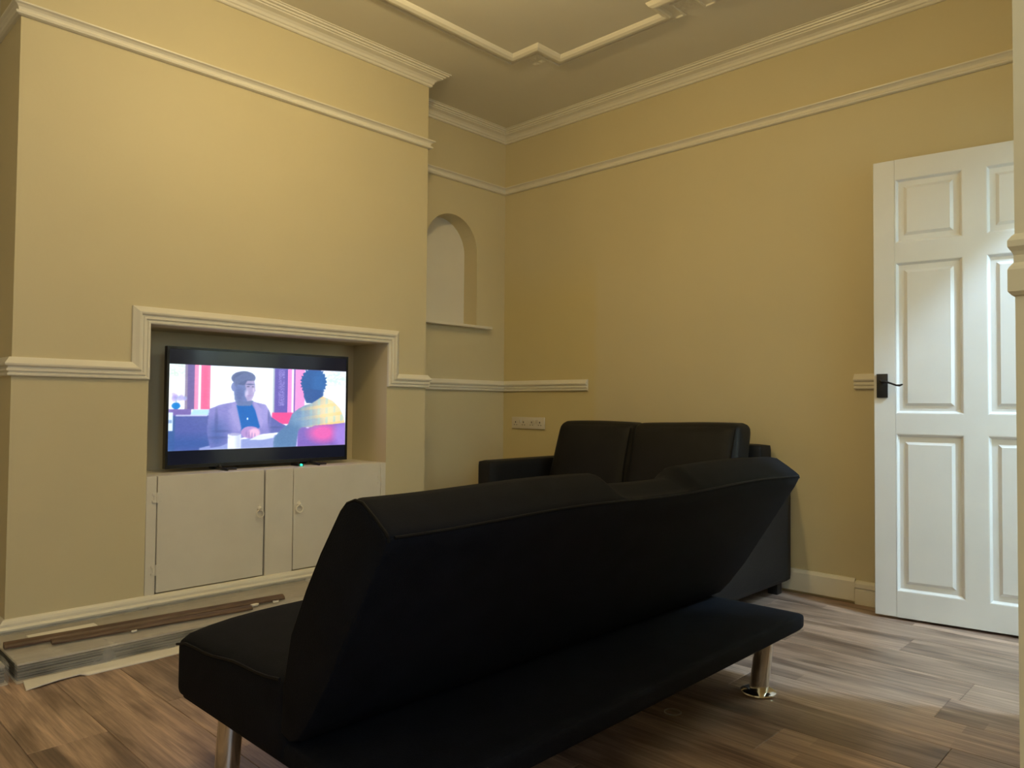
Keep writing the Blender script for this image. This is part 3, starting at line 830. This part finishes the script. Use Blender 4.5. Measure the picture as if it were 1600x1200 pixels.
# ------------------------------------------------------------------ black two-seater sofa against the back wall
SX0, SX1, SY0, SY1 = 0.600, 2.020, -0.810, -0.034
sofa = empty('two_seater_sofa', ((SX0 + SX1) / 2, (SY0 + SY1) / 2, 0))
tag(sofa, 'black two-seater sofa with loose back cushions against the back wall', 'sofa')
sinv = Matrix.Translation(-Vector(sofa.location))
def spart(o):
    o.parent = sofa; o.matrix_parent_inverse = sinv; return o
AW = 0.10
spart(rbox('arm', (SX0, SX0 + AW, SY0, SY1, .065, .603), .014, M_leather, None, (.003, 0, .003), 8))
spart(rbox('arm', (SX1 - AW, SX1, SY0, SY1, .065, .603), .014, M_leather, None, (.003, 0, .003), 8))
spart(rbox('base', (SX0 + AW, SX1 - AW, SY0 + .02, SY1 - .02, .075, .27), .012, M_leather, None, (0, 0, 0), 6))
spart(rbox('back_frame', (SX0 + AW, SX1 - AW, SY1 - .13, SY1, .20, .722), .014, M_leather, None, (0, .003, .002), 8))
XM = 1.285
for (a, b) in ((SX0 + AW + .004, XM - .003), (XM + .003, SX1 - AW - .004)):
    spart(rbox('seat_cushion', (a, b, SY0 + .005, SY1 - .14, .272, .43), .035, M_leather, None, (.0, .006, .018), 12))
def lean(p, right):
    # back cushions lean against the frame, wider at the foot
    t = (p.z - .42) / .40
    p = Vector((p.x, p.y + .10 * (t - .6), p.z))
    if not right: p.x += .035 * max(0, t) * max(0, (1.05 - p.x) / .35)
    if right: p.z += .012 * max(0, t) * max(0, (p.x - 1.5) / .4)
    return p
spart(rbox('back_cushion', (SX0 + AW + .035, XM + .004, -.36, -.20, .43, .818), .045, M_leather, None, (.006, .030, .006), 14, fn=lambda p: lean(p, False)))
spart(rbox('back_cushion', (XM - .002, SX1 - AW - .03, -.37, -.20, .43, .818), .045, M_leather, None, (.006, .030, .008), 14, fn=lambda p: lean(p, True)))
for (xe, rt) in ((SX1 - AW - .047, True), (XM - .014, False)):
    m = MB(); m.tube([lean(Vector((xe, -.358 - .012 * math.sin(math.pi * k / 9), .455 + .335 * k / 9)), rt) for k in range(10)], .0032, 6)
    spart(m.build('cushion_piping', M_piping, None, smooth=True))
for (x, y) in ((SX0 + .05, SY0 + .06), (SX1 - .06, SY0 + .06), (SX0 + .05, SY1 - .06), (SX1 - .06, SY1 - .06)):
    m = MB(); m.box(x - .025, x + .025, y - .025, y + .025, 0, .07)
    spart(m.build('foot', M_foot, bevel=.003))

# ------------------------------------------------------------------ wall socket
so = empty('wall_socket', (.234, 0, .79)); tag(so, 'white quadruple plug socket on the back wall near the alcove corner', 'socket')
soinv = Matrix.Translation(-Vector(so.location))
def sopart(o):
    o.parent = so; o.matrix_parent_inverse = soinv; return o
sopart(box('plate', (.090, .380, -.011, 0, .752, .829), M_socket, None, .003, 2))
for k in range(4):
    cx_ = .126 + k * .072
    m = MB(); m.box(cx_ - .003, cx_ + .003, -.0122, -.010, .790, .800)
    m.box(cx_ - .014, cx_ - .007, -.0122, -.010, .775, .779); m.box(cx_ + .007, cx_ + .014, -.0122, -.010, .775, .779)
    sopart(m.build('pin_holes', M_hole))
    m = MB(); m.box(cx_ + (.020 if k % 2 == 0 else -.031), cx_ + (.031 if k % 2 == 0 else -.020), -.0155, -.010, .791, .811)
    sopart(m.build('rocker_switch', M_socket, bevel=.0012))

# ------------------------------------------------------------------ flooring left over beside the chimney breast
def pack(name, x0, x1, y0, y1, label):
    p = empty(name, ((x0 + x1) / 2, (y0 + y1) / 2, 0)); tag(p, label, 'flooring pack', 'packs of laminate flooring')
    pin = Matrix.Translation(-Vector(p.location))
    def pp(o):
        o.parent = p; o.matrix_parent_inverse = pin; return o
    pp(box('cardboard_base', (x0, x1 + .012, y0, y1, .0005, .004), M_card))
    for k in range(6):
        z = .005 + k * .0095; j = random.uniform(-.006, .003)
        top = k == 5
        pp(box('boxed_plank', (x0 + .004, x1 - .004 + j, y0 + .006, y1 - .006, z, z + .0068), M_foam if top else M_core))
    # wrapping film, slightly loose
    rings = []
    Y = np.linspace(y0 - .004, y1 + .004, 40)
    for i, y in enumerate(Y):
        r_ = []
        for (a, z) in ((x0 - .002, .004), (x0 - .003, .035), (x0, .0625), (x0 + .12, .0635), (x0 + .25, .0635), (x1, .0625), (x1 + .004, .035), (x1 + .005, .004)):
            jj = .0022 * math.sin(i * 1.9 + a * 60) + .0015 * math.sin(i * .7 + z * 90)
            r_.append((a + (jj if z < .05 and z > .01 else 0), float(y), z + (abs(jj) if z > .05 else 0)))
        rings.append(r_)
    n_ = 8; vv = [q for r_ in rings for q in r_]; ff = []
    for i in range(len(rings) - 1):
        for k in range(n_ - 1): ff.append((i * n_ + k, i * n_ + k + 1, (i + 1) * n_ + k + 1, (i + 1) * n_ + k))
    pp(mesh('plastic_wrap', vv, ff, M_film, smooth=True, fix=False))
    return p, pp
P1, pp1 = pack('flooring_pack', .365, .750, -2.985, -1.72, 'plastic-wrapped pack of laminate planks lying along the chimney breast skirting')
# torn cardboard flap along the front of the pack
fp = [(.752, -2.965), (.846, -2.978), (.842, -2.93), (.828, -2.88), (.822, -2.82), (.838, -2.80), (.836, -2.60), (.826, -2.45), (.822, -2.2), (.820, -1.80), (.752, -1.74)]
vv = [(x, y, .0008 + (.004 if x > .8 and i in (2, 3, 4) else 0)) for i, (x, y) in enumerate(fp)] + [(x, y, .0045 + (.004 if x > .8 and i in (2, 3, 4) else 0)) for i, (x, y) in enumerate(fp)]
k = len(fp); ff = [tuple(range(k)), tuple(range(k, 2 * k))] + [(i, (i + 1) % k, k + (i + 1) % k, k + i) for i in range(k)]
pp1(mesh('torn_flap', vv, ff, M_white_strip))
P2, pp2 = pack('flooring_pack', .42, .735, -4.26, -3.005, 'second pack of laminate planks, only its end showing at the left edge')

def beading(name, a, b, w_, h_, label, material, cat='beading', grp=None):
    a, b = Vector(a), Vector(b); t = (b - a).normalized(); s = Vector((t.y, -t.x, 0)) * w_
    prof = [(0, 0), (1, 0), (1, .35), (.8, .7), (.35, 1.0), (0, 1.0)]
    rings = []
    for q in (a, b): rings.append([tuple(q + s * u + Vector((0, 0, h_ * v_))) for u, v_ in prof])
    v, f = loft(rings)
    o = mesh(name, v, f, material); tag(o, label, cat, grp)
    return o
ZT = .0665
beading('beading_strip', (.545, -2.978, ZT), (.610, -1.975, ZT), .030, .018, 'long brown wooden beading strip lying on the flooring pack', M_beading, 'beading', 'brown beading strips')
beading('beading_strip', (.604, -2.85, ZT), (.672, -2.150, ZT), .026, .014, 'shorter brown beading strip with chipped end, in front of the long one', M_beading, 'beading', 'brown beading strips')
o = box('foam_offcut', (.478, .520, -2.895, -2.675, ZT, ZT + .008), M_white_strip, None, .001, 1)
tag(o, 'thin white offcut strip on the flooring pack behind the brown beading', 'offcut')
def scrap(x, y, s, label, z):
    m = MB(); pts = []
    for k in range(7):
        a = 2 * math.pi * k / 7; r = s * random.uniform(.6, 1.1); pts.append((x + r * math.cos(a) * .7, y + r * math.sin(a)))
    b = len(pts)
    v = [(a, b_, z) for a, b_ in pts] + [(a, b_, z + .003 + .003 * random.random()) for a, b_ in pts]
    f = [tuple(range(b)), tuple(range(b, 2 * b))] + [(i, (i + 1) % b, b + (i + 1) % b, b + i) for i in range(b)]
    o = mesh('paper_scrap', v, f, M_white_strip); tag(o, label, 'scrap', 'white scraps')
scrap(.640, -2.115, .022, 'white paper scrap at the end of the shorter beading strip', ZT)
scrap(.655, -2.03, .018, 'small white scrap on the plastic wrap near the sofa bed seat', ZT)
scrap(.668, -2.60, .012, 'tiny white paint chip lying on the plastic wrap halfway along the pack', ZT)

m = MB(); m.torus((2.369, -1.682, .003), (0, 0, 1), .024, .0022, 24, 6)
tag(m.build('plastic_ring', M_film, smooth=True), 'small clear plastic ring lying on the floor under the sofa bed', 'ring')

# ------------------------------------------------------------------ lamps
def lamp(name, pos, drop, power, color, rad, label, bulb_strength):
    x, y, z = pos
    t = empty(name, (x, y, H)); tag(t, label, 'lamp')
    iv = Matrix.Translation(-Vector(t.location))
    def lp(o):
        o.parent = t; o.matrix_parent_inverse = iv; return o
    lp(MB().lathe((x, y, H - .022), [(.018, 0), (.045, .008), (.050, .022)], 24).build('ceiling_rose', M_trim, smooth=True))
    lp(MB().tube([(x, y, H - .02), (x, y, z + .085)], .004, 8).build('flex', M_trim, smooth=True))
    lp(MB().lathe((x, y, z + .045), [(.018, 0), (.020, .01), (.018, .03), (.008, .042)], 20).build('lamp_holder', M_trim, smooth=True))
    b = MB().lathe((x, y, z - .045), [(.004, 0), (.022, .006), (.032, .022), (.034, .040), (.028, .062), (.017, .080), (.016, .092)], 24).build('bulb', emit(name + '_glow', color, bulb_strength), smooth=True)
    lp(b); b.visible_shadow = True
    ld = bpy.data.lights.new(name + '_light', 'POINT'); ld.energy = power; ld.color = color; ld.shadow_soft_size = rad
    lo = bpy.data.objects.new(name + '_light', ld); C.objects.link(lo); lo.location = (x, y, z - .05 - rad * 1.05)
    return t
lamp('ceiling_lamp', LAMP_POS, .1, LAMP_POWER, LAMP_COLOR, .035, 'bare warm bulb hanging at the centre of the living room ceiling', 6)
lamp('rear_fill_lamp', (3.15, -3.95, 2.55), .1, 12.0, LAMP_COLOR, .035, 'bare warm bulb added as unseen fill over the space behind the viewpoint', 3)  # unseen bulb added to warm the wall end beside the camera
x, y, z = HALL_POS
hl = empty('hall_lamp', (x, y, H)); tag(hl, 'flush white dome lamp on the hall ceiling beyond the doorway', 'lamp')
iv = Matrix.Translation(-Vector(hl.location))
for nm, o in (('base', MB().lathe((x, y, H - .02), [(.13, 0), (.135, .01), (.13, .02)], 28).build('base', M_trim, smooth=True)),
              ('dome', MB().lathe((x, y, H - .075), [(.01, 0), (.06, .008), (.10, .028), (.12, .055)], 28).build('dome', emit('hall_lamp_glow', HALL_COLOR, 6), smooth=True))):
    o.parent = hl; o.matrix_parent_inverse = iv
ld = bpy.data.lights.new('hall_lamp_light', 'POINT'); ld.energy = HALL_POWER; ld.color = HALL_COLOR; ld.shadow_soft_size = .08
lo = bpy.data.objects.new('hall_lamp_light', ld); C.objects.link(lo); lo.location = HALL_POS
